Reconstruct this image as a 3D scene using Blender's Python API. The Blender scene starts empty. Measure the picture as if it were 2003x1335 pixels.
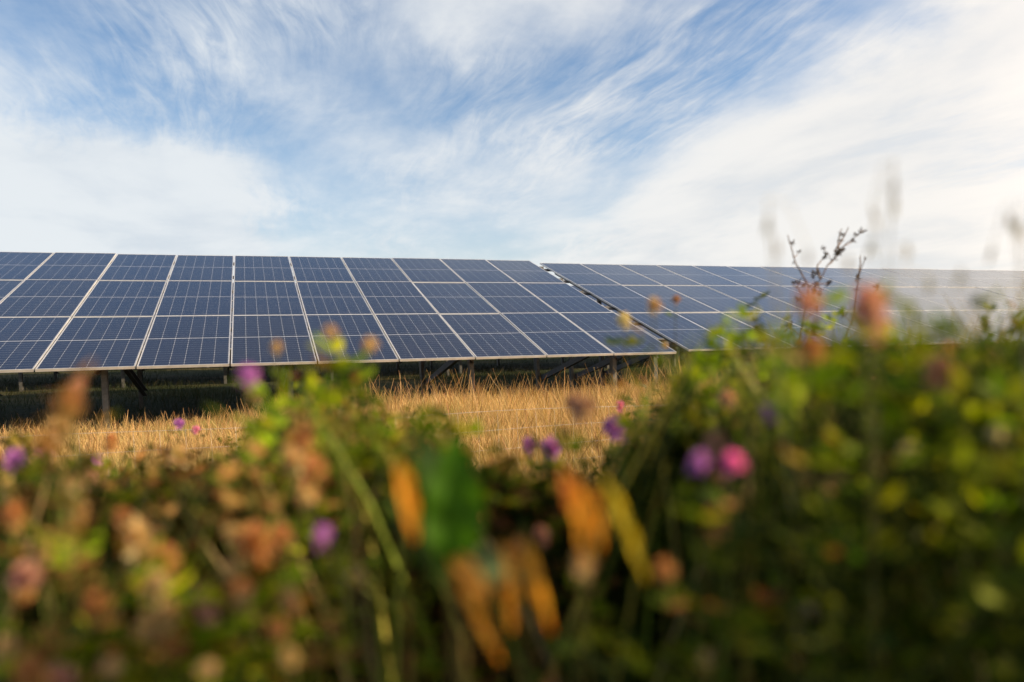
import bpy, math, random
import numpy as np
from mathutils import Vector, Matrix
random.seed(7); rng = np.random.default_rng(7)
R = math.radians
S = bpy.context.scene
COL = S.collection

# ------------------------------------------------------------------ camera
CAM = np.array([0.2010, -10.5556, 1.3011])
BR = Matrix(((0.9445813, 0.0194883, -0.3276985), (-0.3279624, 0.0122981, -0.9446107), (-0.0143788, 0.9997344, 0.0180080)))
FPX = 1499.65                      # focal length in pixels of the 2003 px wide photograph
cd = bpy.data.cameras.new('camera'); cam = bpy.data.objects.new('camera', cd); COL.objects.link(cam)
cam.matrix_world = Matrix.Translation(CAM.tolist()) @ BR.to_4x4()
cd.sensor_width = 36; cd.lens = 36 * FPX / 2003
cd.clip_start = 0.02; cd.clip_end = 3000
cd.dof.use_dof = True; cd.dof.focus_distance = 9.8; cd.dof.aperture_fstop = 1.8
S.camera = cam
RW = np.array([[BR[i][j] for j in range(3)] for i in range(3)])
def P(px, py, d):
    """a place in the field, from its bearing, its height angle and its distance in metres"""
    v = np.array([(px - 1001.5) / FPX, -(py - 667.5) / FPX, -1.0]) * d
    return CAM + RW @ v

# ------------------------------------------------------------------ light
SUN_AZ, SUN_EL = 112, 24
sd = bpy.data.lights.new('sun', 'SUN'); so = bpy.data.objects.new('sun', sd); COL.objects.link(so)
sd.energy = 5.0; sd.angle = R(0.53); sd.color = (1.0, 0.77, 0.49)
sv = Vector((math.sin(R(SUN_AZ)) * math.cos(R(SUN_EL)), math.cos(R(SUN_AZ)) * math.cos(R(SUN_EL)), math.sin(R(SUN_EL))))
so.rotation_euler = sv.to_track_quat('Z', 'Y').to_euler(); so.location = sv * 60

class NT:
    """tiny helper to write shader maths"""
    def __init__(s, nt): s.nt = nt; s.N = nt.nodes; s.L = nt.links
    def put(s, sock, v):
        if isinstance(v, bpy.types.NodeSocket): s.L.new(v, sock)
        else: sock.default_value = v
    def m(s, op, a, b=0.0, c=0.0, clamp=False):
        n = s.N.new('ShaderNodeMath'); n.operation = op; n.use_clamp = clamp
        s.put(n.inputs[0], a); s.put(n.inputs[1], b); s.put(n.inputs[2], c); return n.outputs[0]
    def ss(s, v, a, b, lo=0.0, hi=1.0):
        n = s.N.new('ShaderNodeMapRange'); n.interpolation_type = 'SMOOTHSTEP'; s.put(n.inputs[0], v)
        n.inputs[1].default_value = a; n.inputs[2].default_value = b; n.inputs[3].default_value = lo; n.inputs[4].default_value = hi
        return n.outputs[0]
    def lin(s, v, a, b, lo=0.0, hi=1.0):
        n = s.N.new('ShaderNodeMapRange'); s.put(n.inputs[0], v)
        n.inputs[1].default_value = a; n.inputs[2].default_value = b; n.inputs[3].default_value = lo; n.inputs[4].default_value = hi
        return n.outputs[0]
    def noise(s, vec, scale, detail=4, rough=0.55, dist=0.0):
        n = s.N.new('ShaderNodeTexNoise'); s.put(n.inputs['Vector'], vec); n.inputs['Scale'].default_value = scale
        n.inputs['Detail'].default_value = detail; n.inputs['Roughness'].default_value = rough; n.inputs['Distortion'].default_value = dist
        return n.outputs[0]
    def mix(s, f, a, b, mode='MIX'):
        n = s.N.new('ShaderNodeMix'); n.data_type = 'RGBA'; n.blend_type = mode
        s.put(n.inputs[0], f); s.put(n.inputs[6], a); s.put(n.inputs[7], b); return n.outputs[2]
    def xyz(s, x, y, z=0.0):
        n = s.N.new('ShaderNodeCombineXYZ'); s.put(n.inputs[0], x); s.put(n.inputs[1], y); s.put(n.inputs[2], z); return n.outputs[0]
    def sep(s, v):
        n = s.N.new('ShaderNodeSeparateXYZ'); s.put(n.inputs[0], v); return n.outputs

W = bpy.data.worlds.new('World'); S.world = W; W.use_nodes = True
nt = W.node_tree; nt.nodes.clear(); w = NT(nt)
out = nt.nodes.new('ShaderNodeOutputWorld'); bg = nt.nodes.new('ShaderNodeBackground')
sky = nt.nodes.new('ShaderNodeTexSky'); sky.sky_type = 'NISHITA'; sky.sun_disc = False
sky.sun_elevation = R(SUN_EL); sky.sun_rotation = R(SUN_AZ); sky.air_density = 1.0; sky.dust_density = 0.6; sky.ozone_density = 2.5
tc = nt.nodes.new('ShaderNodeTexCoord'); gen = tc.outputs['Generated']
X, Y, Z = w.sep(gen)
zz = w.m('ADD', w.m('MAXIMUM', Z, 0.0), 0.13)
u0 = w.m('DIVIDE', X, zz); v0 = w.m('DIVIDE', Y, zz)
# streets of cirrus run away towards azimuth 8 degrees: a across them, b along them
ca, sa = math.cos(R(3)), math.sin(R(3))
ua = w.m('SUBTRACT', w.m('MULTIPLY', u0, ca), w.m('MULTIPLY', v0, sa))
vb = w.m('ADD', w.m('MULTIPLY', u0, sa), w.m('MULTIPLY', v0, ca))
big = w.noise(w.xyz(w.m('MULTIPLY', ua, 0.7), w.m('MULTIPLY', vb, 0.30), 3.1), 1.0, 3, 0.5, 0.15)
warp = w.noise(w.xyz(ua, vb, 9.0), 0.7, 2, 0.5)
ub = w.m('ADD', ua, w.m('MULTIPLY', warp, 0.5))
fib = w.noise(w.xyz(w.m('MULTIPLY', ub, 1.5), w.m('MULTIPLY', vb, 0.55), 1.7), 1.3, 12, 0.60, 0.25)
fine = w.noise(w.xyz(w.m('MULTIPLY', ub, 7.0), w.m('MULTIPLY', vb, 1.5), 5.2), 2.6, 10, 0.62, 0.5)
def blob(az, el, r, p=1.0):
    d = (math.sin(R(az)) * math.cos(R(el)), math.cos(R(az)) * math.cos(R(el)), math.sin(R(el)))
    dp = nt.nodes.new('ShaderNodeVectorMath'); dp.operation = 'DOT_PRODUCT'
    nt.links.new(gen, dp.inputs[0]); dp.inputs[1].default_value = d
    return w.ss(dp.outputs['Value'], math.cos(R(r)), 1.0, 0.0, p)
lay = 0.0
# broad cloud field: where the photograph's sky is thick and where it is open blue
for az, el, r, p in ((-12, 20, 9, -.10), (5.5, 10, 6, -.22), (4, 4, 9, .12), (38, 3, 14, .20), (80, 34, 36, .7), (36, 42, 18, -.35), (0, 45, 24, -.30), (-3, 17, 8, .06),
                     (14, 15, 9, .16), (20, 22, 9, .20), (2, 21, 5, -.14), (9, 25, 5, -.08), (-14, 17, 5, .14), (37.5, 19, 7, -.18), (31, 15, 6, -.14), (27, 12, 5, -.08)):
    b_ = blob(az, el, r, p); lay = b_ if lay == 0.0 else w.m('ADD', lay, b_)
azd = w.m('MULTIPLY', w.m('ARCTAN2', X, Y), 57.2958); eld = w.m('MULTIPLY', w.m('ARCSINE', Z), 57.2958)
edge = w.noise(w.xyz(w.m('MULTIPLY', azd, .11), w.m('MULTIPLY', eld, .32), 2.0), 1.0, 7, .6, .5)
e1 = w.m('MULTIPLY', w.m('SUBTRACT', edge, .5), 9.0)
bankr = w.ss(w.m('ADD', w.m('SUBTRACT', w.m('SUBTRACT', azd, 27.5), w.m('MULTIPLY', w.m('SUBTRACT', w.m('MINIMUM', eld, 19.3), 9.5), 1.95)), e1), -2.0, 9.0, 0.0, .78)
bankl = w.m('MULTIPLY', w.ss(w.m('ADD', eld, w.m('MULTIPLY', e1, .35)), 10.5, 14.0, .85, 0.0), w.ss(w.m('ADD', azd, w.m('MULTIPLY', e1, .7)), -3.0, 4.0, 1.0, 0.0))
lay = w.m('ADD', lay, w.m('MAXIMUM', bankr, bankl))
soft = w.noise(w.xyz(w.m('MULTIPLY', ub, .9), w.m('MULTIPLY', vb, .6), 11.0), 2.2, 9, .58, .2)
patch = w.ss(w.noise(w.xyz(ua, w.m('MULTIPLY', vb, .6), 21.0), 1.1, 2, .5), .40, .62)
dens = w.m('ADD', lay, w.m('MULTIPLY', w.m('SUBTRACT', big, 0.5), 1.2))
dens = w.m('ADD', dens, w.m('MULTIPLY', w.m('SUBTRACT', fib, 0.5), 1.2))
dens = w.m('ADD', dens, w.m('MULTIPLY', w.m('SUBTRACT', soft, 0.5), 1.7))
dens = w.m('ADD', dens, w.m('MULTIPLY', w.m('MULTIPLY', w.m('SUBTRACT', fine, 0.5), 1.5), patch))
dens = w.m('SUBTRACT', dens, w.m('MULTIPLY', w.ss(eld, 23.0, 33.0, 0.0, 1.0), w.ss(azd, 42.0, 60.0, .75, 0.0)))
cl = w.ss(dens, -0.62, 0.80)
hz = w.ss(Z, -0.02, 0.32, 0.70, 0.0)
cl = w.m('SUBTRACT', 1.0, w.m('MULTIPLY', w.m('SUBTRACT', 1.0, cl), w.m('SUBTRACT', 1.0, hz)))
side = w.ss(w.m('ADD', w.m('MULTIPLY', X, 0.87), w.m('MULTIPLY', Y, -0.1)), -0.2, 0.9)
ccol = w.mix(side, (7.6, 8.0, 8.3, 1), (9.3, 8.8, 8.2, 1))
ccol = w.mix(w.ss(azd, 44.0, 72.0), ccol, (13.5, 12.0, 10.6, 1))
thick = w.ss(w.m('ADD', w.m('MULTIPLY', fib, .35), w.m('MULTIPLY', soft, .65)), .36, .60)
ccol = w.mix(thick, w.mix(1.0, ccol, (.85, .88, .92, 1), 'MULTIPLY'), ccol)
tint = w.mix(1.0, sky.outputs[0], (1.34, 1.44, 1.50, 1), 'MULTIPLY')
fin = w.mix(w.m('MULTIPLY', cl, 0.97), tint, ccol)
nt.links.new(fin, bg.inputs[0]); bg.inputs[1].default_value = 0.063; nt.links.new(bg.outputs[0], out.inputs[0])

S.view_settings.view_transform = 'Standard'; S.view_settings.look = 'None'; S.view_settings.exposure = 0.76; S.view_settings.gamma = 1.0
S.render.engine = 'CYCLES'
S.cycles.use_denoising = True
S.cycles.max_bounces = 6; S.cycles.transparent_max_bounces = 8; S.cycles.sample_clamp_indirect = 4

# ------------------------------------------------------------------ materials
def new_mat(name):
    m = bpy.data.materials.new(name); m.use_nodes = True; m.node_tree.nodes.clear()
    n = NT(m.node_tree); o = n.N.new('ShaderNodeOutputMaterial'); b = n.N.new('ShaderNodeBsdfPrincipled')
    n.L.new(b.outputs[0], o.inputs[0]); return m, n, b, o
def texco(n, kind='Object'):
    return n.N.new('ShaderNodeTexCoord').outputs[kind]
def metal_mat(name, c, rough, met, var=0.15, scale=9):
    m, n, b, o = new_mat(name); v = n.noise(texco(n), scale, 5, 0.6)
    b.inputs['Metallic'].default_value = met
    n.put(b.inputs['Base Color'], n.mix(n.ss(v, .3, .7), tuple(x * (1 - var) for x in c) + (1,), tuple(min(1, x * (1 + var)) for x in c) + (1,)))
    n.put(b.inputs['Roughness'], n.lin(v, .3, .7, rough - .08, rough + .1)); return m
M_FRAME = metal_mat('anodised_aluminium', (.72, .72, .72), .42, .55, .06, 6)
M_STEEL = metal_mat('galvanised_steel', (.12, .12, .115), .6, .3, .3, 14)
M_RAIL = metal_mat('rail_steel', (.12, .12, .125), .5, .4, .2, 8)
M_BACK = metal_mat('white_backsheet', (.55, .56, .57), .6, 0, .05, 3)
M_WIRE = metal_mat('fence_wire', (.55, .55, .54), .4, .5, .2, 30)
M_BOX = metal_mat('black_plastic', (.02, .02, .02), .5, 0, .2, 30)

MW, ML, PW, PL = 1.0826, 2.278, 1.1026, 2.298      # module size, pitch of columns and rows
def cell_mat():
    m, n, b, o = new_mat('solar_cells_under_glass')
    x, y, z = n.sep(texco(n))
    cw, ch = 0.1755, 0.0925
    x0 = (MW - 6 * cw) / 2
    cx = n.m('DIVIDE', n.m('SUBTRACT', x, x0), cw)
    yy = n.m('SUBTRACT', n.m('ABSOLUTE', n.m('SUBTRACT', y, ML / 2)), 0.009)
    cy = n.m('DIVIDE', yy, ch)
    fx = n.m('MULTIPLY', n.m('ABSOLUTE', n.m('SUBTRACT', cx, n.m('ROUND', cx))), cw)
    fy = n.m('MULTIPLY', n.m('ABSOLUTE', n.m('SUBTRACT', cy, n.m('ROUND', cy))), ch)
    gx = n.m('LESS_THAN', fx, 0.0013); gy = n.m('LESS_THAN', fy, 0.0010)
    dia = n.m('LESS_THAN', n.m('ADD', fx, fy), 0.0085)
    mid = n.m('LESS_THAN', yy, 0.0)
    ins = n.m('GREATER_THAN', n.m('ABSOLUTE', n.m('SUBTRACT', x, MW / 2)), 3 * cw)
    ins2 = n.m('GREATER_THAN', yy, 12 * ch)
    g = gx
    for q in (gy, dia, mid, ins, ins2): g = n.m('MAXIMUM', g, q)
    # nine fine bus bars a cell
    bb = n.m('MULTIPLY', n.m('ABSOLUTE', n.m('SUBTRACT', n.m('FRACT', n.m('MULTIPLY', cx, 9.0)), 0.5)), cw / 9)
    bus = n.m('LESS_THAN', bb, 0.0004)
    oi = n.N.new('ShaderNodeObjectInfo').outputs['Random']
    cellid = n.xyz(n.m('FLOOR', cx), n.m('FLOOR', cy), n.m('MULTIPLY', oi, 50.0))
    wn = n.N.new('ShaderNodeTexWhiteNoise'); n.put(wn.inputs[0], cellid)
    base = n.mix(wn.outputs[0], (.010, .008, .011, 1), (.015, .012, .017, 1))
    base = n.mix(n.lin(oi, 0, 1, 0, .7), base, (.008, .010, .026, 1))
    base = n.mix(n.m('MULTIPLY', bus, .25), base, (.22, .23, .25, 1))
    dust = n.ss(n.noise(texco(n, 'Object'), 2.3, 6, .6), .35, .8, .0, .025)
    base = n.mix(dust, base, (.28, .25, .21, 1))
    base = n.mix(g, base, (.46, .47, .48, 1))
    n.put(b.inputs['Base Color'], base)
    b.inputs['Roughness'].default_value = .32
    b.inputs['Specular IOR Level'].default_value = .15
    b.inputs['Coat Weight'].default_value = 1.0; b.inputs['Coat IOR'].default_value = 1.37
    n.put(b.inputs['Coat Roughness'], n.lin(n.noise(texco(n), 5, 4), .3, .7, .07, .12))
    return m
M_CELL = cell_mat()

def plant_mat(name, transl=.42, rough=.6, var=.25, scale=60, spec=.12):
    m, n, b, o = new_mat(name)
    at = n.N.new('ShaderNodeAttribute'); at.attribute_name = 'tint'
    v = n.noise(texco(n), scale, 3, .6)
    c = n.mix(1.0, at.outputs['Color'], n.mix(n.ss(v, .3, .7), (1 - var, 1 - var, 1 - var, 1), (1 + var, 1 + var, 1 + var * .6, 1)), 'MULTIPLY')
    n.put(b.inputs['Base Color'], c); b.inputs['Roughness'].default_value = rough; b.inputs['Specular IOR Level'].default_value = spec
    t = n.N.new('ShaderNodeBsdfTranslucent'); n.put(t.inputs[0], n.mix(1.0, c, (1.3, 1.25, .6, 1), 'MULTIPLY'))
    mx = n.N.new('ShaderNodeMixShader'); mx.inputs[0].default_value = transl
    n.L.new(b.outputs[0], mx.inputs[1]); n.L.new(t.outputs[0], mx.inputs[2]); n.L.new(mx.outputs[0], o.inputs[0]); return m
M_LEAF = plant_mat('leaf'); M_STEM = plant_mat('stem', .1, .6); M_PETAL = plant_mat('petal', .4, .6, .2, 200)
M_SEED = plant_mat('seed_head', .15, .8, .3, 150, .1); M_STRAW = plant_mat('straw', .25, .6, .12, 20, .25)

def ground_mat():
    m, n, b, o = new_mat('field_soil_and_turf')
    x, y, z = n.sep(texco(n)); co = texco(n)
    a = n.noise(co, .35, 5, .6); f = n.noise(co, 9, 6, .7); g = n.noise(co, 60, 3, .7)
    grn = n.mix(n.ss(f, .35, .65), (.015, .022, .008, 1), (.035, .045, .014, 1))
    dry = n.mix(n.ss(g, .3, .7), (.13, .095, .045, 1), (.26, .19, .09, 1))
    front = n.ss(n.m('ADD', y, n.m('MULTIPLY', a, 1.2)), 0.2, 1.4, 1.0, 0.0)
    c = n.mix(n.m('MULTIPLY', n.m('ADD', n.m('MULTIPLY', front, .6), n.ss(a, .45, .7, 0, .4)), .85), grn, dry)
    n.put(b.inputs['Base Color'], c); b.inputs['Roughness'].default_value = .95; b.inputs['Specular IOR Level'].default_value = .1
    bm = n.N.new('ShaderNodeBump'); bm.inputs['Strength'].default_value = .8; bm.inputs['Distance'].default_value = .04
    n.put(bm.inputs['Height'], f); n.L.new(bm.outputs[0], b.inputs['Normal']); return m
M_GROUND = ground_mat()

# ------------------------------------------------------------------ mesh helpers
def tag(o, label=None, cat=None, group=None, kind=None):
    if label: o['label'] = label
    if cat: o['category'] = cat
    if group: o['group'] = group
    if kind: o['kind'] = kind
    return o
def empty(name, loc=(0, 0, 0), rz=0.0):
    o = bpy.data.objects.new(name, None); o.empty_display_size = .1; COL.objects.link(o); o.location = loc; o.rotation_euler = (0, 0, rz); return o
def link(name, me, parent=None):
    o = bpy.data.objects.new(name, me); COL.objects.link(o)
    if parent is not None: o.parent = parent
    return o
class MB:
    """collects vertices, faces and a colour per vertex"""
    def __init__(s): s.V = []; s.F = []; s.C = []; s.n = 0
    def add(s, v, f, c=(1, 1, 1)):
        v = np.asarray(v, float).reshape(-1, 3); s.V.append(v)
        c = np.asarray(c, float)
        if c.ndim == 1: c = np.tile(c, (len(v), 1))
        s.C.append(c)
        for q in f: s.F.append(np.asarray(q, int) + s.n)
        s.n += len(v)
    def addmany(s, v, f, c):
        """v (k,m,3) copies of a template, f (q,4) template quads, c (k,3) or (k,m,3)"""
        k, m = v.shape[:2]
        if k == 0: return
        s.V.append(v.reshape(-1, 3))
        if c.ndim == 2: c = np.repeat(c[:, None, :], m, 1)
        s.C.append(c.reshape(-1, 3))
        F = (np.arange(k)[:, None, None] * m + np.asarray(f)[None]).reshape(-1, 4) + s.n
        s.F.append(F); s.n += k * m
    def box(s, lo, hi, c=(1, 1, 1)):
        x0, y0, z0 = lo; x1, y1, z1 = hi
        s.add([(x0, y0, z0), (x1, y0, z0), (x1, y1, z0), (x0, y1, z0), (x0, y0, z1), (x1, y0, z1), (x1, y1, z1), (x0, y1, z1)],
              [(0, 3, 2, 1), (4, 5, 6, 7), (0, 1, 5, 4), (1, 2, 6, 5), (2, 3, 7, 6), (3, 0, 4, 7)], c)
    def bar(s, a, b, w_, h_, side=(1, 0, 0), c=(1, 1, 1)):
        a = np.array(a, float); b = np.array(b, float); d = b - a; d /= np.linalg.norm(d)
        sx = np.array(side, float); sx -= d * sx.dot(d); sx /= np.linalg.norm(sx); sy = np.cross(d, sx)
        v = [p + sx * w_ / 2 * i + sy * h_ / 2 * j for p in (a, b) for i, j in ((-1, -1), (1, -1), (1, 1), (-1, 1))]
        s.add(v, [(0, 3, 2, 1), (4, 5, 6, 7), (0, 1, 5, 4), (1, 2, 6, 5), (2, 3, 7, 6), (3, 0, 4, 7)], c)
    def channel(s, a, b, w_, h_, t, side=(1, 0, 0)):
        """a C section: web and two flanges"""
        a = np.array(a, float); b = np.array(b, float); d = b - a; d /= np.linalg.norm(d)
        sx = np.array(side, float); sx -= d * sx.dot(d); sx /= np.linalg.norm(sx); sy = np.cross(d, sx)
        s.bar(a - sx * (w_ / 2 - t / 2), b - sx * (w_ / 2 - t / 2), t, h_, side)
        for q in (-1, 1):
            o_ = sy * q * (h_ / 2 - t / 2) + sx * t / 2
            s.bar(a + o_, b + o_, w_ - t, t - .0005, side)
    def tube(s, pts, rad, n=5, c=(1, 1, 1)):
        pts = np.asarray(pts, float); k = len(pts); rad = np.full(k, rad) if np.isscalar(rad) else np.asarray(rad)
        tg = np.gradient(pts, axis=0); tg /= np.linalg.norm(tg, axis=1)[:, None] + 1e-9
        ref = np.array([0.3, .9, .1]); vs = []
        for i in range(k):
            a = np.cross(tg[i], ref); a /= np.linalg.norm(a) + 1e-9; b = np.cross(tg[i], a)
            for j in range(n):
                t = 2 * math.pi * j / n; vs.append(pts[i] + rad[i] * (a * math.cos(t) + b * math.sin(t)))
        f = [(i * n + j, i * n + (j + 1) % n, (i + 1) * n + (j + 1) % n, (i + 1) * n + j) for i in range(k - 1) for j in range(n)]
        s.add(vs, f, c)
    def ball(s, c0, r, c, squash=1.0, bump=.18, nu=10, nv=7, axis=None):
        vs = []; c0 = np.array(c0, float)
        for i in range(nv + 1):
            ph = math.pi * i / nv
            for j in range(nu):
                th = 2 * math.pi * j / nu; k = r * (1 + random.uniform(-bump, bump))
                vs.append((k * math.sin(ph) * math.cos(th), k * math.sin(ph) * math.sin(th), k * math.cos(ph) * squash))
        vs = np.array(vs)
        if axis is not None:
            q = Vector((0, 0, 1)).rotation_difference(Vector(axis)).to_matrix(); vs = vs @ np.array(q).T
        f = [(i * nu + j, i * nu + (j + 1) % nu, (i + 1) * nu + (j + 1) % nu, (i + 1) * nu + j) for i in range(nv) for j in range(nu)]
        s.add(vs + c0, f, c)
    def mesh(s, name, mat, smooth=False):
        me = bpy.data.meshes.new(name)
        V = np.concatenate(s.V); F = np.concatenate([np.asarray(f).reshape(-1, 4) for f in s.F]); C = np.concatenate(s.C)
        me.vertices.add(len(V)); me.vertices.foreach_set('co', V.astype(np.float32).ravel())
        me.loops.add(F.size); me.loops.foreach_set('vertex_index', F.astype(np.int32).ravel())
        me.polygons.add(len(F)); me.polygons.foreach_set('loop_start', np.arange(0, F.size, 4, dtype=np.int32))
        me.polygons.foreach_set('loop_total', np.full(len(F), 4, dtype=np.int32))
        me.polygons.foreach_set('use_smooth', np.full(len(F), smooth))
        at = me.color_attributes.new('tint', 'FLOAT_COLOR', 'POINT')
        at.data.foreach_set('color', np.c_[C, np.ones(len(C))].astype(np.float32).ravel())
        me.materials.append(mat); me.update(calc_edges=True); return me
    def build(s, name, mat, parent=None, smooth=False): return link(name, s.mesh(name, mat, smooth), parent)

def unit(v): return v / (np.linalg.norm(v, axis=-1, keepdims=True) + 1e-9)
LEAF_F = [(0, 1, 4, 3), (1, 2, 5, 4), (3, 4, 7, 6), (4, 5, 8, 7)]
def leaves(mb, pos, d, n, L, Wd, c, fold=.25, droop=.2):
    """many leaf blades at once: pos, direction d, normal n, length, width, colour"""
    k = len(pos)
    if k == 0: return
    d = unit(np.asarray(d, float)); n = np.asarray(n, float); n = unit(n - d * (n * d).sum(1, keepdims=True)); sd_ = np.cross(d, n)
    L = np.broadcast_to(L, k)[:, None]; Wd = np.broadcast_to(Wd, k)[:, None]
    v = np.zeros((k, 9, 3)); pos = np.asarray(pos)
    rows = ((0.0, .10, 0), (.5, .5, 1), (1.0, .10, 2))
    for t, wf, r in rows:
        base = pos + d * L * t - n * L * droop * t * t
        for j, s_ in enumerate((-1, 0, 1)):
            v[:, r * 3 + j] = base + sd_ * Wd * wf * s_ + (n * Wd * fold if s_ else 0)
    mb.addmany(v, LEAF_F, np.asarray(c))
def oval(mb, pos, d, n, L, Wd, c, cup=.15):
    """rounder leaf blade: five cross rows"""
    k = len(pos)
    if k == 0: return
    d = unit(np.asarray(d, float)); n = np.asarray(n, float); n = unit(n - d * (n * d).sum(1, keepdims=True)); sd_ = np.cross(d, n)
    L = np.broadcast_to(L, k)[:, None]; Wd = np.broadcast_to(Wd, k)[:, None]; v = np.zeros((k, 15, 3))
    for r, (t, wf) in enumerate(((0, .06), (.22, .38), (.52, .5), (.82, .36), (1, .08))):
        base = pos + d * L * t - n * L * .12 * t * t
        for j, s_ in enumerate((-1, 0, 1)):
            v[:, r * 3 + j] = base + sd_ * Wd * wf * s_ + (n * Wd * cup if s_ else 0)
    f = [(r * 3 + j, r * 3 + j + 1, r * 3 + j + 4, r * 3 + j + 3) for r in range(4) for j in range(2)]
    mb.addmany(v, f, np.asarray(c))
def rdir(k, up=0.0):
    v = rng.normal(size=(k, 3)); v[:, 2] += up; return unit(v)
def pal(k, cols, wts, jit=.25):
    cols = np.array(cols, float); wts = np.array(wts, float); wts /= wts.sum()
    c = cols[rng.choice(len(cols), k, p=wts)]
    return c * (1 + rng.uniform(-jit, jit, (k, 1))) * (1 + rng.uniform(-.1, .1, (k, 3)))

# ------------------------------------------------------------------ ground
def make_ground():
    n = 140; t = np.linspace(-1, 1, n); g = np.sign(t) * (np.abs(t) ** 3) * 1200
    gx, gy = np.meshgrid(g + 3, g - 2)
    gz = .025 * np.sin(gx * 1.3 + gy * .7) + .02 * np.sin(gx * .5 - gy * 1.9)
    far = np.hypot(gx - 3, gy + 2); gz = gz * np.exp(-far / 60) - .03
    v = np.stack([gx.ravel(), gy.ravel(), gz.ravel()], 1)
    i = np.arange(n - 1); a = (i[:, None] * n + i[None]).ravel()
    mb = MB(); mb.addmany(v[None], np.stack([a, a + 1, a + n + 1, a + n], 1), np.ones((1, 3)))
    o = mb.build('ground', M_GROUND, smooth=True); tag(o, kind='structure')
make_ground()

# ------------------------------------------------------------------ solar tables
TILT = R(17); CT, ST = math.cos(TILT), math.sin(TILT); HB = 0.88
def module_meshes():
    f = MB(); d = .035; t = .009
    f.box((0, 0, -d), (MW, t, 0)); f.box((0, ML - t, -d), (MW, ML, 0))
    f.box((0, t + .0005, -d + .0005), (t, ML - t - .0005, -.0005)); f.box((MW - t, t + .0005, -d + .0005), (MW, ML - t - .0005, -.0005))
    g = MB(); g.box((t + .0004, t + .0004, -.0075), (MW - t - .0004, ML - t - .0004, -.0025))
    b = MB(); b.box((MW / 2 - .06, ML / 2 - .05, -.03), (MW / 2 + .06, ML / 2 + .05, -.009))
    return f.mesh('panel_frame', M_FRAME), g.mesh('glass', M_CELL), b.mesh('junction_box', M_BOX)
FRM, GLS, JBX = module_meshes()
def post_meshes():
    a = MB(); a.channel((0, 0, -.4), (0, 0, .895), .07, .11, .006, (1, 0, 0)); a.box((-.05, -.07, .885), (.05, .07, .897))
    b = MB(); b.channel((0, 0, -.4), (0, 0, 1.99), .06, .10, .006, (1, 0, 0)); b.box((-.05, -.07, 1.98), (.05, .07, 1.992))
    return a.mesh('front_post', M_STEEL), b.mesh('rear_post', M_STEEL)
FP, RP = post_meshes()
def make_table(name, loc, rz, c0, c1, frames, label, ranks, lean):
    root = empty(name, loc, rz); tag(root, label, 'solar array', 'solar tables of the solar farm')
    plane = Matrix.Rotation(TILT, 4, 'X')
    for i in range(c0, c1):
        for j in range(3):
            z0 = HB
            m = Matrix.Translation((i * PW + .01, j * PL * CT, z0 + j * PL * ST)) @ plane
            m = m @ Matrix.Rotation(R(random.uniform(-.22, .22)), 4, 'X') @ Matrix.Rotation(R(random.uniform(-.16, .16)), 4, 'Y')
            # the module is a part, its glass and junction box are sub-parts
            fr = link('solar_panel', FRM, root); fr.matrix_local = m
            link('glass', GLS, fr)
            if ranks: link('junction_box', JBX, fr)
    L0, L1 = c0 * PW - .14, c1 * PW + .16
    mats = Matrix.Translation((0, 0, HB)) @ plane
    def pl(x, s, dz): return np.array(mats @ Vector((x, s, dz)))
    for s in (.55, 1.75, 2.85, 4.05, 5.15, 6.35):
        mb = MB(); mb.channel(pl(L0, s, -.068), pl(L1, s, -.068), .045, .06, .004, (0, 1, 0)); mb.build('purlin', M_RAIL, root)
    for x in frames:
        mb = MB(); mb.channel(pl(x, .35, -.165), pl(x, 6.6, -.165), .06, .12, .005, (1, 0, 0)); mb.build('rafter', M_RAIL, root)
        yf, yr = .62, 4.05
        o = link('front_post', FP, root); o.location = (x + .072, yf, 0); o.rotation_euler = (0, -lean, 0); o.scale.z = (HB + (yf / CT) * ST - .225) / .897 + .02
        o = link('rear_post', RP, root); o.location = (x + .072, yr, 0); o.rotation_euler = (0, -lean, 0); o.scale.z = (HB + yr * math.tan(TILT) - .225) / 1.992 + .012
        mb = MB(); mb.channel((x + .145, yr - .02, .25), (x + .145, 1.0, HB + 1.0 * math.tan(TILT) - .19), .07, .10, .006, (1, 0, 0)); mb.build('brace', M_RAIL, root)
    # string cables hanging in shallow loops under the modules
    for s in (1.1, 3.4):
        mb = MB(); pts = []
        for x in np.arange(L0 + .3, L1 - .3, .12):
            sag = .05 * abs(math.sin((x - L0) / PW * math.pi)); pts.append(pl(x, s, -.05 - sag) + np.array([0, 0, 0]))
        mb.tube(pts, .007, 5); mb.build('cable', M_BOX, root)
    return root
LEAN = R(1.6)
TA = make_table('solar_table', (0, 0, 0), 0, -6, 6, (-5.8, -3.75, -1.6, .72, 3.36, 5.75, 6.5), 'nearest blue solar table on the left, three panels deep, ending at the gap', True, LEAN)
TB = make_table('solar_table', (7.2438, .6819, .0024), .0169169, 0, 18, (.35, 2.7, 5.1, 7.5, 9.9, 12.3, 14.7, 17.1, 19.5), 'solar table right of the gap, its far panels mirroring white cloud', True, LEAN)
def copy_tree(o, parent=None):
    c = o.copy(); COL.objects.link(c)
    if parent is not None: c.parent = parent; c.matrix_parent_inverse = o.matrix_parent_inverse.copy()
    for ch in list(o.children): copy_tree(ch, c)
    return c
for src, dx, dy, lab in ((TA, -1.1, 9.5, 'table of the second row, its thin posts seen under the left table'),
                         (TB, -1.6, 9.6, 'table of the second row, dark posts seen under the right table'),
                         (TA, .4, 19.0, 'table of the third row, tiny dark posts far under the left table'),
                         (TB, .1, 19.2, 'table of the third row, tiny dark posts beyond the stepped gap')):
    q = copy_tree(src); q.location = (src.location.x + dx, src.location.y + dy, 0); q['label'] = lab
bpy.context.view_layer.update()

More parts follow.
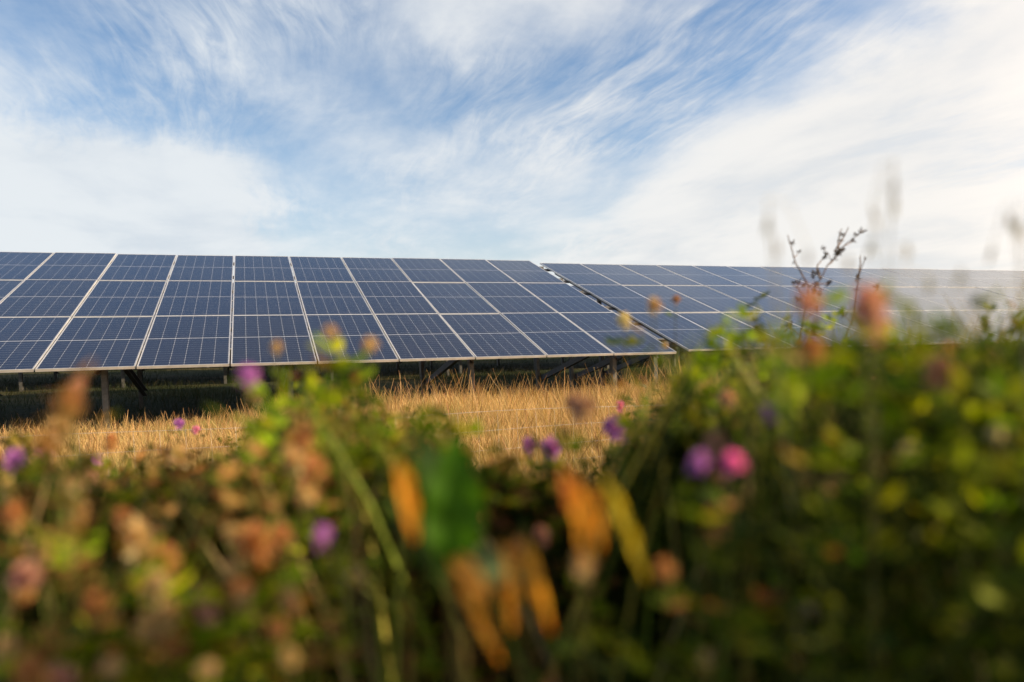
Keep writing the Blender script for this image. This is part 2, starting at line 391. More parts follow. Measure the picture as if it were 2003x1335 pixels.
# ------------------------------------------------------------------ grasses (uncountable)
GF = [(0, 1, 3, 2), (2, 3, 5, 4), (4, 5, 7, 6)]
def blades(mb, x, y, h, wd, lean, tip, c0, c1, z0=-.04):
    k = len(x); a = rng.uniform(0, 2 * math.pi, k); b = rng.uniform(0, 2 * math.pi, k)
    dx, dy = np.cos(a), np.sin(a); sx, sy = np.cos(b), np.sin(b)
    v = np.zeros((k, 8, 3)); c = np.zeros((k, 8, 3))
    for r, (t, wf) in enumerate(((0, .8), (.4, .9), (.75, tip), (1.0, tip * .5))):
        lx = lean * t ** 1.8
        for j, s_ in enumerate((-1, 1)):
            v[:, r * 2 + j, 0] = x + dx * lx + sx * wd * wf * s_ / 2; v[:, r * 2 + j, 1] = y + dy * lx + sy * wd * wf * s_ / 2
            v[:, r * 2 + j, 2] = z0 + h * t * (1 - .18 * (lean / h) ** 2 * t)
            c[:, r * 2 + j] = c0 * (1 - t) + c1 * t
    mb.addmany(v, GF, c)
def in_view(x, y, margin=1.15):
    q = np.stack([x - CAM[0], y - CAM[1], np.full_like(x, -.8)], 1) @ RW
    return (-q[:, 2] > 0.3) & (np.abs(q[:, 0]) < -q[:, 2] * .668 * margin + .3)
def lump(x, y, s=1.0, seed=0):
    r = np.random.default_rng(seed); z = 0
    for i in range(7):
        a = r.uniform(0, 6.28); f = r.uniform(.5, 2.6) * s; z = z + np.sin((x * math.cos(a) + y * math.sin(a)) * f + r.uniform(0, 6.28))
    return z / 7
def scatter(n, x0, x1, y0, y1, dens=None):
    x = rng.uniform(x0, x1, n); y = rng.uniform(y0, y1, n); k = in_view(x, y)
    if dens is not None: k &= rng.uniform(0, 1, n) < dens(x, y)
    return x[k], y[k]
def dry_grass():
    mb = MB()
    # strip in front of the tables and under their low edge; taller towards the right
    x, y = scatter(520000, -6, 24, -6.0, 1.3, lambda x, y: np.clip(.75 + lump(x, y, 1.6, 1) * .9, .15, 1) * np.clip((1.0 - y) / 1.2 + .1, 0, 1) * np.clip(1.25 - (x - 8) / 18, .3, 1))
    k = len(x); tall = np.clip((x + .4) / 2.2, 0, 1)
    h = (.20 + .20 * tall) * (1 + .35 * lump(x, y, 1.3, 2)) * rng.uniform(.45, 1.25, k)
    straw = pal(k, ((.70, .46, .20), (.78, .57, .30), (.55, .33, .12), (.66, .49, .23)), (4, 3, 2, 1), .25)
    straw *= (1 + .22 * lump(x, y, 2.4, 21))[:, None]; grn_ = np.clip(lump(x, y, 1.9, 22) * 2.2 - .45 - .4 * tall, 0, .8)[:, None]; straw = straw * (1 - grn_) + np.array([.24, .27, .07]) * grn_
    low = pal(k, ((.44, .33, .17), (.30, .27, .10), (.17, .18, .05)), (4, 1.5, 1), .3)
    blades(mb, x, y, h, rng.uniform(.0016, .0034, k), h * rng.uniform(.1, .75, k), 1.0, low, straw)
    # seed-bearing culms standing above the rest
    m = rng.uniform(0, 1, k) < .10; n = m.sum()
    hh = h[m] * rng.uniform(1.15, 1.6, n)
    blades(mb, x[m] + .02, y[m], hh, rng.uniform(.002, .0035, n), hh * rng.uniform(.1, .5, n), 1.9, pal(n, ((.40, .27, .12),), (1,)), pal(n, ((.48, .30, .13), (.34, .18, .08)), (2, 1)))
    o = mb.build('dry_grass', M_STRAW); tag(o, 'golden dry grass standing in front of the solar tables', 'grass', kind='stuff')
dry_grass()
def green_grass():
    mb = MB()
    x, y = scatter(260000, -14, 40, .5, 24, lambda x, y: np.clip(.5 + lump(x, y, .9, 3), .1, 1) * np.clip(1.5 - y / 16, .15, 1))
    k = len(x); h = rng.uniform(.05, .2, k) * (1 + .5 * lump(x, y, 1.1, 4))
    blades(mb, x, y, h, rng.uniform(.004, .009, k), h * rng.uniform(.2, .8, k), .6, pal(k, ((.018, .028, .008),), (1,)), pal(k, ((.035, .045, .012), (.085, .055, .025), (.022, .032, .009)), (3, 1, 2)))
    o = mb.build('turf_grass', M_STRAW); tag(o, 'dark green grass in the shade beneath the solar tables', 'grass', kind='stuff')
green_grass()

# ------------------------------------------------------------------ plants of the verge
GREEN = ((.070, .115, .008), (.12, .165, .010), (.20, .22, .012), (.030, .065, .008))
BROWN = ((.32, .15, .045), (.38, .21, .07), (.22, .10, .035), (.44, .28, .09))
def frame_of(d):
    d = d / np.linalg.norm(d); a = np.cross(d, (.3, .2, .93)); a /= np.linalg.norm(a) + 1e-9; return d, a, np.cross(d, a)
def wiggle(a, b, n=7, amp=.02):
    a = np.array(a, float); b = np.array(b, float); t = np.linspace(0, 1, n)[:, None]
    off = np.array([random.uniform(-amp, amp) for _ in range(3)]); off2 = np.array([random.uniform(-amp, amp) for _ in range(3)])
    return a + (b - a) * t + off * np.sin(t * math.pi) + off2 * np.sin(t * 2 * math.pi) * .5
def trifoliate(mb, p, d, size, cols, wts):
    """clover / lucerne leaf: three oval leaflets on a short stalk"""
    k = 3; base = np.array(p) + d * size * .8
    dd, a, b = frame_of(d); ang = (-1.0, 0, 1.0)
    D = np.array([dd * math.cos(t) + a * math.sin(t) for t in ang]); n = b + rng.normal(size=3) * .4
    oval(mb, np.tile(base, (3, 1)), D, np.tile(n, (3, 1)), size * rng.uniform(.85, 1.1, 3), size * .5, pal(3, cols, wts, .18))
def proto_lucerne(seed, H=1.2, bushy=1.0, cols=GREEN, wts=(2, 4, 4, 1), leaf=.020):
    """-> (stem mesh, leaf mesh, list of branch tips)"""
    random.seed(seed); st = MB(); lf = MB(); tips = []
    main = wiggle((0, 0, 0), (0, 0, H), 12, .05); st.tube(main, np.linspace(.0026, .0010, 12), 5, (.09, .10, .02))
    tips.append(main[-1])
    nb = int(16 * bushy)
    for i in range(nb):
        t = .45 + .52 * i / nb; base = np.array([np.interp(t, np.linspace(0, 1, 12), main[:, q]) for q in range(3)])
        a = random.uniform(0, 6.28); L = random.uniform(.10, .22) * (1.15 - t * .5); e = base + np.array([math.cos(a) * L * .7, math.sin(a) * L * .7, L * random.uniform(.5, .95)])
        if e[2] > H * .985: e[2] = H * random.uniform(.94, .985)
        br = wiggle(base, e, 6, .012); st.tube(br, np.linspace(.0018, .0008, 6), 4, (.14, .17, .04)); tips.append(e)
        for q in range(6):
            f = (q + .6) / 6; pp = base + (e - base) * f; aa = random.uniform(0, 6.28)
            trifoliate(lf, pp, unit(np.array([math.cos(aa), math.sin(aa), random.uniform(-.1, .8)])), leaf * random.uniform(.7, 1.15), cols, wts)
        trifoliate(lf, e, np.array([0, 0, 1.0]) + rng.normal(size=3) * .3, leaf * .8, cols, wts)
    for q in range(20):
        f = 1 - .6 * (q / 20) ** 1.5; pp = np.array([np.interp(f, np.linspace(0, 1, 12), main[:, z]) for z in range(3)]); aa = random.uniform(0, 6.28)
        trifoliate(lf, pp, unit(np.array([math.cos(aa), math.sin(aa), random.uniform(0, .7)])), leaf * random.uniform(.9, 1.25), cols, wts)
    return st.mesh('stem', M_STEM), lf.mesh('leaves', M_LEAF), tips
def flower_mesh(seed, r, cols, wts, n=70, elong=1.15, name='flower_head'):
    """globular head of many small upward florets"""
    random.seed(seed); mb = MB(); d = rdir(n, .45); pos = d * r * .35 * np.array([1, 1, elong])
    oval(mb, pos, d + np.array([0, 0, .35]), rdir(n), r * .75 * rng.uniform(.8, 1.15, n), r * .26, pal(n, cols, wts, .2), .3)
    mb.ball((0, 0, 0), r * .42, np.array(cols[0]) * .7, elong)
    return mb.mesh(name, M_PETAL)
PURPLE = ((.55, .22, .72), (.64, .28, .72), (.42, .17, .66)); PINK = ((.80, .28, .62), (.72, .20, .58), (.84, .42, .62)); MAUVE = ((.42, .25, .20), (.50, .32, .24), (.34, .19, .17))
RUST = ((.58, .29, .13), (.66, .38, .18), (.42, .19, .09)); ROSE = ((.66, .38, .34), (.62, .32, .36), (.70, .46, .36)); TAN = ((.66, .47, .27), (.55, .36, .18), (.74, .58, .36)); CREAM = ((.74, .66, .48), (.62, .52, .34))
FLOW = {k: [flower_mesh(11 + i, 1.0, c, (1,) * len(c)) for i in range(2)] for k, c in (('purple', PURPLE), ('pink', PINK), ('rust', RUST), ('rose', ROSE), ('tan', TAN), ('cream', CREAM), ('mauve', MAUVE), ('magenta', ((.92, .30, .80), (.86, .22, .74))), ('violet', ((.66, .30, .92), (.56, .24, .86))))}
PROTO = {}
def proto(kind):
    if kind not in PROTO:
        P_ = {'lucerne': lambda: [proto_lucerne(100 + i) for i in range(4)],
              'lime': lambda: [proto_lucerne(200 + i, cols=((.26, .36, .010), (.38, .44, .012), (.15, .25, .010)), wts=(3, 2, 2), leaf=.026) for i in range(3)],
              'sparse': lambda: [proto_lucerne(300 + i, bushy=.45, leaf=.020) for i in range(3)],
              'dry': lambda: [proto_lucerne(400 + i, cols=BROWN + ((.20, .18, .04),), wts=(3, 3, 2, 2, 2), bushy=.8, leaf=.018) for i in range(3)],
              'deep': lambda: [proto_lucerne(470 + i, cols=((.020, .038, .005), (.045, .07, .006), (.10, .13, .008)), wts=(4, 3, 1), leaf=.018) for i in range(3)],  # shade of the near foreground is put into these dark leaf colours
              'wisp': lambda: [proto_lucerne(450 + i, cols=BROWN, wts=(3, 3, 2, 1), bushy=.4, leaf=.013) for i in range(2)],
              'grey': lambda: [proto_lucerne(500 + i, cols=((.08, .11, .055), (.12, .15, .08)), wts=(1, 1), bushy=.6, leaf=.022) for i in range(2)]}
        PROTO[kind] = P_[kind]()
    return PROTO[kind]
cnt = [0]
def verge_plant(name, kind, px, py, d, label, cat='plant', group=None, heads=(), hr=.011, z=None):
    """a rooted plant whose main shoot ends at the given place; heads = colours of its flower heads"""
    cnt[0] += 1; top = P(px, py, d); pr = proto(kind); st, lf, tips = pr[cnt[0] % len(pr)]
    s = top[2] / 1.2
    o = empty(name, (top[0], top[1], 0), random.uniform(0, 6.28)); tag(o, label, cat, group)
    if s < .9: sc = (s, s, s)
    else: sc = (1, 1, s)
    for nm, me in (('stem', st), ('leaves', lf)):
        c = link(nm, me, o); c.scale = sc
    for i, k in enumerate(heads):
        t = tips[0] if i == 0 else tips[-i]
        h = link('flower_head', FLOW[k][i % 2], o); h.location = (t[0] * sc[0], t[1] * sc[1], t[2] * sc[2]); h.scale = (hr, hr, hr)
        h.rotation_euler = (random.uniform(-.4, .4), random.uniform(-.4, .4), random.uniform(0, 6.28))
    return o
def stalk(name, px, py, d, col, r, label, cat='flower', group=None, tilt=.05, squash=1, leafy=0):
    """one bare stalk with a single head"""
    if d < 1.0: r *= .70
    top = P(px, py, d); random.seed(int(px * 7 + py)); base = np.array([top[0] + random.uniform(-tilt, tilt), top[1] + random.uniform(-tilt, tilt), 0])
    o = empty(name, base.tolist()); tag(o, label, cat, group)
    pts = wiggle((0, 0, 0), top - base, 12, .02); mb = MB(); mb.tube(pts, np.linspace(.0015, .0008, 12), 5, (.10, .10, .025)); mb.build('stem', M_STEM, o)
    if leafy:
        lb = MB()
        for q in range(leafy):
            f = .97 - .30 * q / max(leafy, 1); pp = pts[0] + (pts[-1] - pts[0]) * f; aa = random.uniform(0, 6.28)
            trifoliate(lb, pp, unit(np.array([math.cos(aa), math.sin(aa), .4])), .022, GREEN + BROWN, (2, 3, 2, 1, 1, 1, .5, .5))
        lb.build('leaves', M_LEAF, o)
    h = link('flower_head', random.choice(FLOW[col]), o); h.location = (top - base).tolist(); h.scale = (r * random.uniform(.8, 1.1), r * random.uniform(.8, 1.1), r * random.uniform(.85, 1.35))
    h.rotation_euler = (random.uniform(-.5, .5), random.uniform(-.5, .5), random.uniform(0, 6))
    return o

# flower heads and stalks that can be told apart in the photograph
for a in (
    (485, 738, .66, 'purple', .014, 'large soft purple flower head left of the green shoots, touching the panel edge'),
    (497, 775, .87, 'tan', .014, 'faded tan flower head directly below the large purple one'),
    (1366, 910, .52, 'violet', .0110, 'violet flower head, left one of the bright pair right of centre'),
    (1436, 912, .52, 'magenta', .0110, 'magenta flower head, right one of the bright pair right of centre'),
    (1400, 880, .62, 'mauve', .016, 'dull brownish rose head just above the bright purple pair'),
    (1514, 806, .62, 'violet', .016, 'deep violet flower head at the edge of the dark green mass on the right'),
    (1424, 782, .8, 'rose', .014, 'small pink and orange flower head above the bright purple pair'),
    (1213, 797, 2.4, 'pink', .018, 'small sharp magenta flower head in front of the dry grass'),
    (1205, 845, 1.1, 'purple', .016, 'lilac flower head just below the small sharp magenta one'),
    (1035, 875, 1.3, 'purple', .015, 'left violet head of the pair at the foot of the dry grass'),
    (1079, 882, 1.25, 'purple', .017, 'right violet head of the pair at the foot of the dry grass'),
    (630, 1052, .55, 'purple', .011, 'small violet flower deep in the brown heads at lower left'),
    (26, 903, .9, 'purple', .016, 'purple flower head at the left edge of the picture'),
    (86, 890, .9, 'pink', .015, 'pale pink flower head next to the left edge purple one'),
    (190, 899, 1.5, 'purple', .012, 'small bluish violet flower above the green leaves at left'),
    (384, 842, 2.6, 'pink', .016, 'tiny sharp pink flower at the edge of the left dry grass'),
    (349, 830, 2.2, 'purple', .015, 'tiny pale lilac flower left of the sharp pink one'),
    (1705, 612, .50, 'rose', .021, 'big soft salmon flower head overlapping the right hand panels'),
    (1690, 588, .50, 'pink', .009, 'pink tip blossom above the big salmon flower head'),
    (1582, 600, .50, 'rose', .013, 'soft pink flower head left of the big salmon one'),
    (1590, 690, .55, 'rust', .014, 'orange brown head under the soft pink one at the panel foot'),
    (1845, 742, .56, 'rose', .018, 'dusky red flower head at the right over dark green'),
    (1930, 690, .75, 'rose', .012, 'faint pink head near the right edge below the panels'),
    (1855, 690, .7, 'rust', .010, 'faint rust head left of the faint pink one at the right'),
    (1322, 588, 1.7, 'mauve', .012, 'small pinkish bud on a thin bare stem before the right table'),
    (1280, 600, 1.0, 'tan', .010, 'yellowish bud left of the small pinkish one'),
    (1445, 690, 1.4, 'pink', .012, 'small pink flower below the panels beside yellow green leaves'),
    (1140, 806, .75, 'mauve', .020, 'dull mauve brown head in front of the dry grass centre'),
    (1118, 790, .8, 'mauve', .012, 'mauve tuft at the top left of the dull brown head'),
    (130, 795, .55, 'rust', .016, 'tall orange brown head in front of the left grass'),
    (118, 840, .72, 'tan', .018, 'sandy brown head under the tall orange one at left'),
    (150, 760, .68, 'rose', .011, 'small reddish tip over the tall orange head at left'),
    (646, 652, .75, 'tan', .010, 'round tan bud over the panels, left of the two above the green shoots'),
    (723, 677, .75, 'tan', .012, 'round tan bud over the panels, right of the two above the green shoots'),
    (541, 682, .85, 'tan', .010, 'faint tan bud over the panels above the purple flower'),
    (1222, 630, 1.2, 'cream', .012, 'pale yellow bud over the end of the left table'),
):
    stalk('flower_stalk', *a, leafy=6)
ZONES = (('at the far left edge', 0, 260), ('left of the purple flower', 260, 520), ('left of the dock leaf', 520, 800), ('around the dock leaf', 800, 1000), ('below the dry grass gap', 1000, 1240), ('by the bright purple pair', 1240, 1500), ('under the salmon flower head', 1500, 1780), ('at the far right edge', 1780, 9999))
def zone(px): return next((z for z, a, b in ZONES if a <= px < b), ZONES[0][0])
def height_word(py): return 'topmost' if py < 780 else 'upper' if py < 880 else 'mid height' if py < 980 else 'low' if py < 1100 else 'lowest'
# clustered brown and sandy clover heads in the left foreground
brown = [(590, 870, .72, 'rust', .022), (607, 935, .70, 'rust', .022), (575, 905, .66, 'tan', .014), (600, 975, .62, 'tan', .012), (500, 1075, .60, 'rust', .024), (545, 1055, .62, 'rust', .018),
         (455, 1050, .6, 'tan', .013), (435, 975, .8, 'rust', .016), (270, 1060, .6, 'tan', .020), (320, 1110, .58, 'rust', .018), (300, 1150, .55, 'tan', .014), (95, 1085, .6, 'tan', .018), (45, 1140, .58, 'rose', .016),
         (30, 1010, .65, 'rust', .018), (150, 1005, .7, 'tan', .014), (240, 1015, .7, 'rust', .014), (300, 1230, .52, 'tan', .018), (340, 1265, .52, 'rust', .013), (190, 1190, .52, 'rust', .012), (60, 1320, .5, 'rust', .016), (120, 1335, .5, 'rose', .014),
         (570, 1180, .55, 'rust', .014), (545, 1235, .52, 'rust', .012), (405, 1190, .55, 'rose', .014), (1040, 985, .8, 'rust', .016), (1085, 1020, .75, 'tan', .016), (1060, 1050, .72, 'rose', .012), (1390, 1005, .6, 'rust', .010),
         (1010, 1080, .6, 'rust', .012), (1300, 1120, .5, 'rust', .012), (480, 905, 1.0, 'rose', .014), (395, 930, 1.1, 'rust', .014), (350, 900, 1.2, 'tan', .016), (215, 870, 1.3, 'rust', .014), (285, 1000, .8, 'tan', .012), (175, 940, .95, 'rose', .016), (20, 960, .8, 'tan', .016)]
for i, a in enumerate(brown):
    colw = {'rust': 'rusty', 'tan': 'sandy', 'rose': 'rosy'}[a[3]]; sz = 'large' if a[4] > .019 else 'small' if a[4] < .014 else 'middling'
    lb = sz + ' withered ' + colw + ' clover head, ' + height_word(a[1]) + ', ' + zone(a[0]); stalk('clover_stalk', *a, lb, group=lb, leafy=4)
balls = [(1778, 885, .52, 'cream', .0085), (1950, 848, .52, 'cream', .008), (476, 1175, .5, 'tan', .008), (455, 1117, .5, 'tan', .009), (568, 1172, .5, 'tan', .008), (568, 1287, .48, 'tan', .008), (405, 1312, .48, 'tan', .009), (305, 1148, .5, 'cream', .009), (1585, 1193, .5, 'cream', .0055), (1378, 1290, .5, 'tan', .006), (1625, 965, .6, 'tan', .005), (140, 950, .6, 'tan', .010), (10, 1270, .5, 'tan', .009), (220, 1310, .5, 'tan', .009), (1140, 1110, .48, 'tan', .010), (875, 983, .5, 'cream', .004), (700, 1130, .5, 'tan', .007)]
for a in balls:
    lb = height_word(a[1]) + ' round ' + ('cream' if a[3] == 'cream' else 'tan') + ' seed head blurred to a disc ' + zone(a[0]); stalk('seed_stalk', *a, lb, 'seed head', lb)

# leafy green shoots
k = 0
for a in (
    ('lime', 690, 705, .80, 'tallest bright green shoot overlapping the panel edge left of centre'),
    ('lucerne', 640, 720, .85, 'green shoot just left of the tallest one at the panel edge'),
    ('lime', 568, 768, .78, 'yellow green leafy shoot below and right of the purple flower'),
    ('lucerne', 725, 790, .80, 'leafy green shoot right of and below the tallest shoot'),
    ('lucerne', 800, 826, .78, 'small green leaf tuft above the large dock leaf'),
    ('lucerne', 860, 830, .75, 'green leaf tuft crowning the large dock leaf'),
    ('lime', 930, 860, .80, 'bright green leaf tuft at the left side of the grass gap'),
    ('lucerne', 1180, 880, .95, 'green shoot under the lilac flowers right of the grass gap'),
    ('grey', 1268, 760, 2.6, 'grey green sharp leafed shoot at the right edge of the dry grass'),
    ('grey', 1285, 800, 2.9, 'lower grey green shoot beside the right edge of the dry grass'),
    ('grey', 1482, 590, 1.9, 'thin twig with small green leaves rising over the panels left of the dry weed'),
    ('sparse', 1240, 690, 1.1, 'pale thin shoot over the lower end of the left table'),
    ('lime', 1352, 672, 1.0, 'yellow green shoot right of the stepped gap'),
    ('lime', 1462, 640, 1.05, 'yellow green shoot tip over the panels under the leafy twig'),
    ('lucerne', 1410, 690, .9, 'green bushy shoot between the two yellow green ones'),
    ('lucerne', 1320, 775, .95, 'low lime green shoot at the right end of the dry grass'),
    ('lucerne', 1525, 690, .8, 'green shoot beneath the dry brown weed'),
    ('lime', 1640, 600, .62, 'soft green tip beside the big salmon flower head'),
    ('lucerne', 1780, 590, .58, 'faint green tip between the salmon flower and the right edge'),
    ('lucerne', 1862, 620, .62, 'clear green tip rising over the pale far panels'),
    ('lucerne', 1930, 660, .55, 'green leafy top near the right edge under the panels'),
    ('lime', 1740, 690, .60, 'yellowish green shoot below the big salmon flower head'),
    ('lucerne', 1995, 640, .60, 'green shoot cut by the right edge of the picture'),
    ('lime', 220, 915, 1.3, 'green leafy top at the foot of the left dry grass'),
    ('lucerne', 455, 850, 3.2, 'small dark green sprig standing sharp in the left dry grass'),
    ('lime', 70, 930, 1.0, 'yellow green leaves low at the left edge'),
    ('lucerne', 480, 900, 1.6, 'leafy green top right of the left dry grass'),
    ('sparse', 1660, 1010, .5, 'pale green sprig deep in the dark right foreground'),
    ('lime', 190, 1100, .55, 'bright yellow green leaves low in the left foreground'),
    ('wisp', 128, 752, .50, 'tall hazy orange brown shoot in front of the left dry grass'),
    ('wisp', 105, 840, .50, 'hazy orange shoot at left, lower than the tall one beside it'),
    ('dry', 640, 830, .75, 'rusty dry shoot between the bright green ones left of centre'),
    ('dry', 545, 860, .7, 'brown dry shoot below the purple flower'),
):
    verge_plant('leafy_plant', a[0], a[1], a[2], a[3], a[4])
# the rest of the verge: plants nobody could tell apart
def ytop(px):
    return np.interp(px, (-300, 0, 230, 420, 500, 560, 690, 780, 900, 960, 1130, 1230, 1300, 1400, 1500, 1620, 1750, 1900, 2003, 2400),
                     (975, 965, 960, 945, 870, 830, 810, 860, 890, 985, 975, 930, 860, 810, 790, 770, 780, 760, 730, 600))
random.seed(5)
i = 0
for d, n in ((.55, 20), (.75, 34), (1.0, 36), (1.35, 32), (1.8, 26)):
    for q in range(n):
        px = (q + random.random()) / n * 2300 - 150
        py = ytop(px) - (random.uniform(0, 200) * min(1, (px - 1280) / 250) if px > 1280 else 20) + random.uniform(0, 110) + (random.uniform(0, 260) if d < .8 and px < 1280 else 0) + (170 if d < .6 else 60 if d < .8 else 0)
        if 930 < px < 1240 and d > .8: continue
        if P(px, py, d)[2] < .35: continue
        left = px < 1150
        if (d < .8 and (700 < px < 1250 or (1320 < px < 1480 and py < 1000))) or (d < 1.1 and 430 < px < 540 and py < 880): continue
        kind = random.choice(('dry', 'lime', 'lucerne', 'dry', 'dry', 'lucerne')) if left else random.choice(('lime', 'lucerne', 'lime', 'lucerne', 'sparse', 'dry'))
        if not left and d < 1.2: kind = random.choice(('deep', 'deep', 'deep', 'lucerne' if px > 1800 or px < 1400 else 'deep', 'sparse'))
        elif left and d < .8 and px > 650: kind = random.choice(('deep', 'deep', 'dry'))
        hd = (random.choice(('rust', 'tan', 'rust', 'rose')),) if random.random() < (.6 if left else .15) else ()
        look = {'dry': 'withered brown', 'lucerne': 'green', 'lime': 'yellow green', 'sparse': 'thin green', 'deep': 'shade-toned green'}[kind]
        place = 'in the nearest row' if d < .6 else 'in the second row' if d < .8 else 'in the middle rows' if d < 1.2 else 'in the back rows'
        lb = height_word(py) + ' blurred ' + look + ' weed ' + zone(px) + ' ' + place
        verge_plant('leafy_plant', kind, px, py, d, lb, group=lb, heads=hd, hr=.010)

# ------------------------------------------------------------------ undergrowth (uncountable)
def undergrowth():
    mb = MB(); k = 300000
    px = rng.uniform(-250, 2250, k); d = .74 + 3.2 * rng.uniform(0, 1, k) ** 1.6
    yt = ytop(px) + 25 + 25 * np.sin(px * .021 + d * 3) + 18 * np.sin(px * .05 + 1.3 + d * 7)
    w_ = CAM[None] + (np.stack([(px - 1001.5) / FPX, -(yt - 667.5) / FPX, -np.ones(k)], 1) * d[:, None]) @ RW.T
    cap = np.where(px > 1250, 1.28, 1.15) - np.clip(d - 1.6, 0, 9) * .26
    top = np.minimum(w_[:, 2], cap) * (1 + .06 * lump(w_[:, 0], w_[:, 1], 6, 5))
    z = top - (rng.uniform(0, 1, k) ** 1.3) * .55 * np.clip(d / 1.0, .6, 1.5); ok = (z > .02)
    airy = rng.uniform(0, 1, k) < .06; z = np.where(airy, top + np.minimum(rng.exponential(.018, k), .05), z)
    pos = np.stack([w_[:, 0], w_[:, 1], z], 1)[ok]; px = px[ok]; d = d[ok]; k = len(pos)
    lf_ = np.clip((1250 - px) / 350, 0, 1) * np.clip((2.0 - d) / .8, .1, 1)
    pick = rng.uniform(0, 1, k) < lf_ * (.42 + .35 * lump(pos[:, 0], pos[:, 1], 8, 8))
    c = np.where(pick[:, None], pal(k, BROWN + ((.30, .24, .04),), (3, 3, 2, 1, 2), .3) * .75, pal(k, ((.030, .050, .005), (.06, .085, .006), (.18, .20, .008), (.015, .026, .004)), (4, 3, 1.3, 4), .3))
    D = rdir(k, .25); N = rdir(k, 1.2)
    # shade at right of centre, put into the leaf colour
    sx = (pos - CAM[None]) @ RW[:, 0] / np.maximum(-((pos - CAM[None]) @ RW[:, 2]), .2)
    shade_mask = np.clip(1.1 - np.abs(sx - .36) / .26 + .35 * lump(pos[:, 0], pos[:, 1], 7, 14), 0, 1)
    c = c * (1 - .70 * shade_mask)[:, None]
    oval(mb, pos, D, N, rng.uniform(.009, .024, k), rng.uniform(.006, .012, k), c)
    # unseen verge beside and behind the camera, height shaped to shade the foreground
    k2 = 110000; lx = rng.uniform(.30, 3.2, k2); ly = rng.uniform(-2.2, 2.6, k2)
    q2 = CAM[None] + lx[:, None] * RW[:, 0][None] * 1.0 - ly[:, None] * RW[:, 2][None]
    out_ = (lx > np.maximum(ly, 0) * .70 + .42)
    hh = np.clip(1.24 + .21 * lx, 0, 1.62) * (1 + .10 * lump(q2[:, 0], q2[:, 1], 5, 6)); zz2 = hh * (1 - rng.uniform(0, 1, k2) ** 1.4 * .75)
    p2 = np.stack([q2[:, 0], q2[:, 1], zz2], 1)[out_]; n2 = len(p2)
    oval(mb, p2, rdir(n2, .25), rdir(n2, 1.2), rng.uniform(.022, .045, n2), rng.uniform(.014, .024, n2), pal(n2, GREEN + ((.20, .20, .03),), (4, 3, 1, 3, .7), .3))
    # thin stems between the leaves
    m = rng.choice(k, 5000); q = pos[m]
    h = np.minimum(q[:, 2], .6); v = np.zeros((len(m), 8, 3)); a = rng.uniform(0, 6.28, len(m)); b = rng.normal(0, .06, (len(m), 2))
    for r, t in enumerate((0, .33, .66, 1)):
        for j, s_ in enumerate((-1, 1)):
            v[:, r * 2 + j, 0] = q[:, 0] + b[:, 0] * (1 - t) ** 1.5 + np.cos(a) * .0012 * s_; v[:, r * 2 + j, 1] = q[:, 1] + b[:, 1] * (1 - t) ** 1.5 + np.sin(a) * .0012 * s_
            v[:, r * 2 + j, 2] = q[:, 2] - h * (1 - t)
    mb.addmany(v, GF, pal(len(m), ((.20, .15, .05), (.12, .13, .03), (.28, .17, .07)), (1, 1, 1)))
    o = mb.build('undergrowth', M_LEAF); tag(o, 'tangled leafy undergrowth filling the verge in the foreground', 'undergrowth', kind='stuff')
undergrowth()
def verge_grass():
    mb = MB(); n = 1300; px = np.concatenate([rng.uniform(1260, 2150, n), rng.uniform(430, 900, n // 4), rng.uniform(-50, 430, n // 6)]); k = len(px)
    d = rng.uniform(.62, 1.9, k); py = ytop(px) - rng.uniform(-110, 200, k) * np.where(px > 1260, 1, .4)
    top = CAM[None] + (np.stack([(px - 1001.5) / FPX, -(py - 667.5) / FPX, -np.ones(k)], 1) * d[:, None]) @ RW.T
    L = rng.uniform(.25, .6, k); a = rng.uniform(0, 6.28, k); b = rng.uniform(0, 6.28, k); w_ = rng.uniform(.0008, .0022, k); v = np.zeros((k, 8, 3))
    for r, (t, wf) in enumerate(((0, .8), (.4, 1), (.75, .8), (1, .2))):
        off = L * .35 * (t ** 1.8 - 1)
        for j, s_ in enumerate((-1, 1)):
            v[:, r * 2 + j, 0] = top[:, 0] + np.cos(a) * off + np.cos(b) * w_ * wf * s_; v[:, r * 2 + j, 1] = top[:, 1] + np.sin(a) * off + np.sin(b) * w_ * wf * s_; v[:, r * 2 + j, 2] = top[:, 2] - L * (1 - t)
    mb.addmany(v, GF, pal(k, ((.20, .27, .03), (.36, .34, .06), (.45, .34, .15), (.12, .18, .02)), (3, 3, 2, 2), .3))
    o = mb.build('verge_grass', M_STRAW); tag(o, 'fine yellow green grass blades rising out of the verge', 'grass', kind='stuff')
verge_grass()
def low_herbs():
    mb = MB(); x, y = scatter(60000, -5, 9, -8.6, -4.2, lambda x, y: np.clip(.55 + lump(x, y, 1.5, 11), .05, 1)); k = len(x)
    z = rng.uniform(0, 1, k) ** .8 * (.30 + .12 * lump(x, y, 2.2, 12)) * np.clip((-4.0 - y) / 2.5, .15, 1) ** .5
    oval(mb, np.stack([x, y, z], 1), rdir(k, .3), rdir(k, 1.5), rng.uniform(.02, .045, k), rng.uniform(.012, .022, k), pal(k, GREEN + ((.2, .14, .06),), (4, 4, 2, 2, 2), .3))
    o = mb.build('low_herbs', M_LEAF); tag(o, 'low green herbs between the verge and the dry grass', 'ground cover', kind='stuff')
low_herbs()

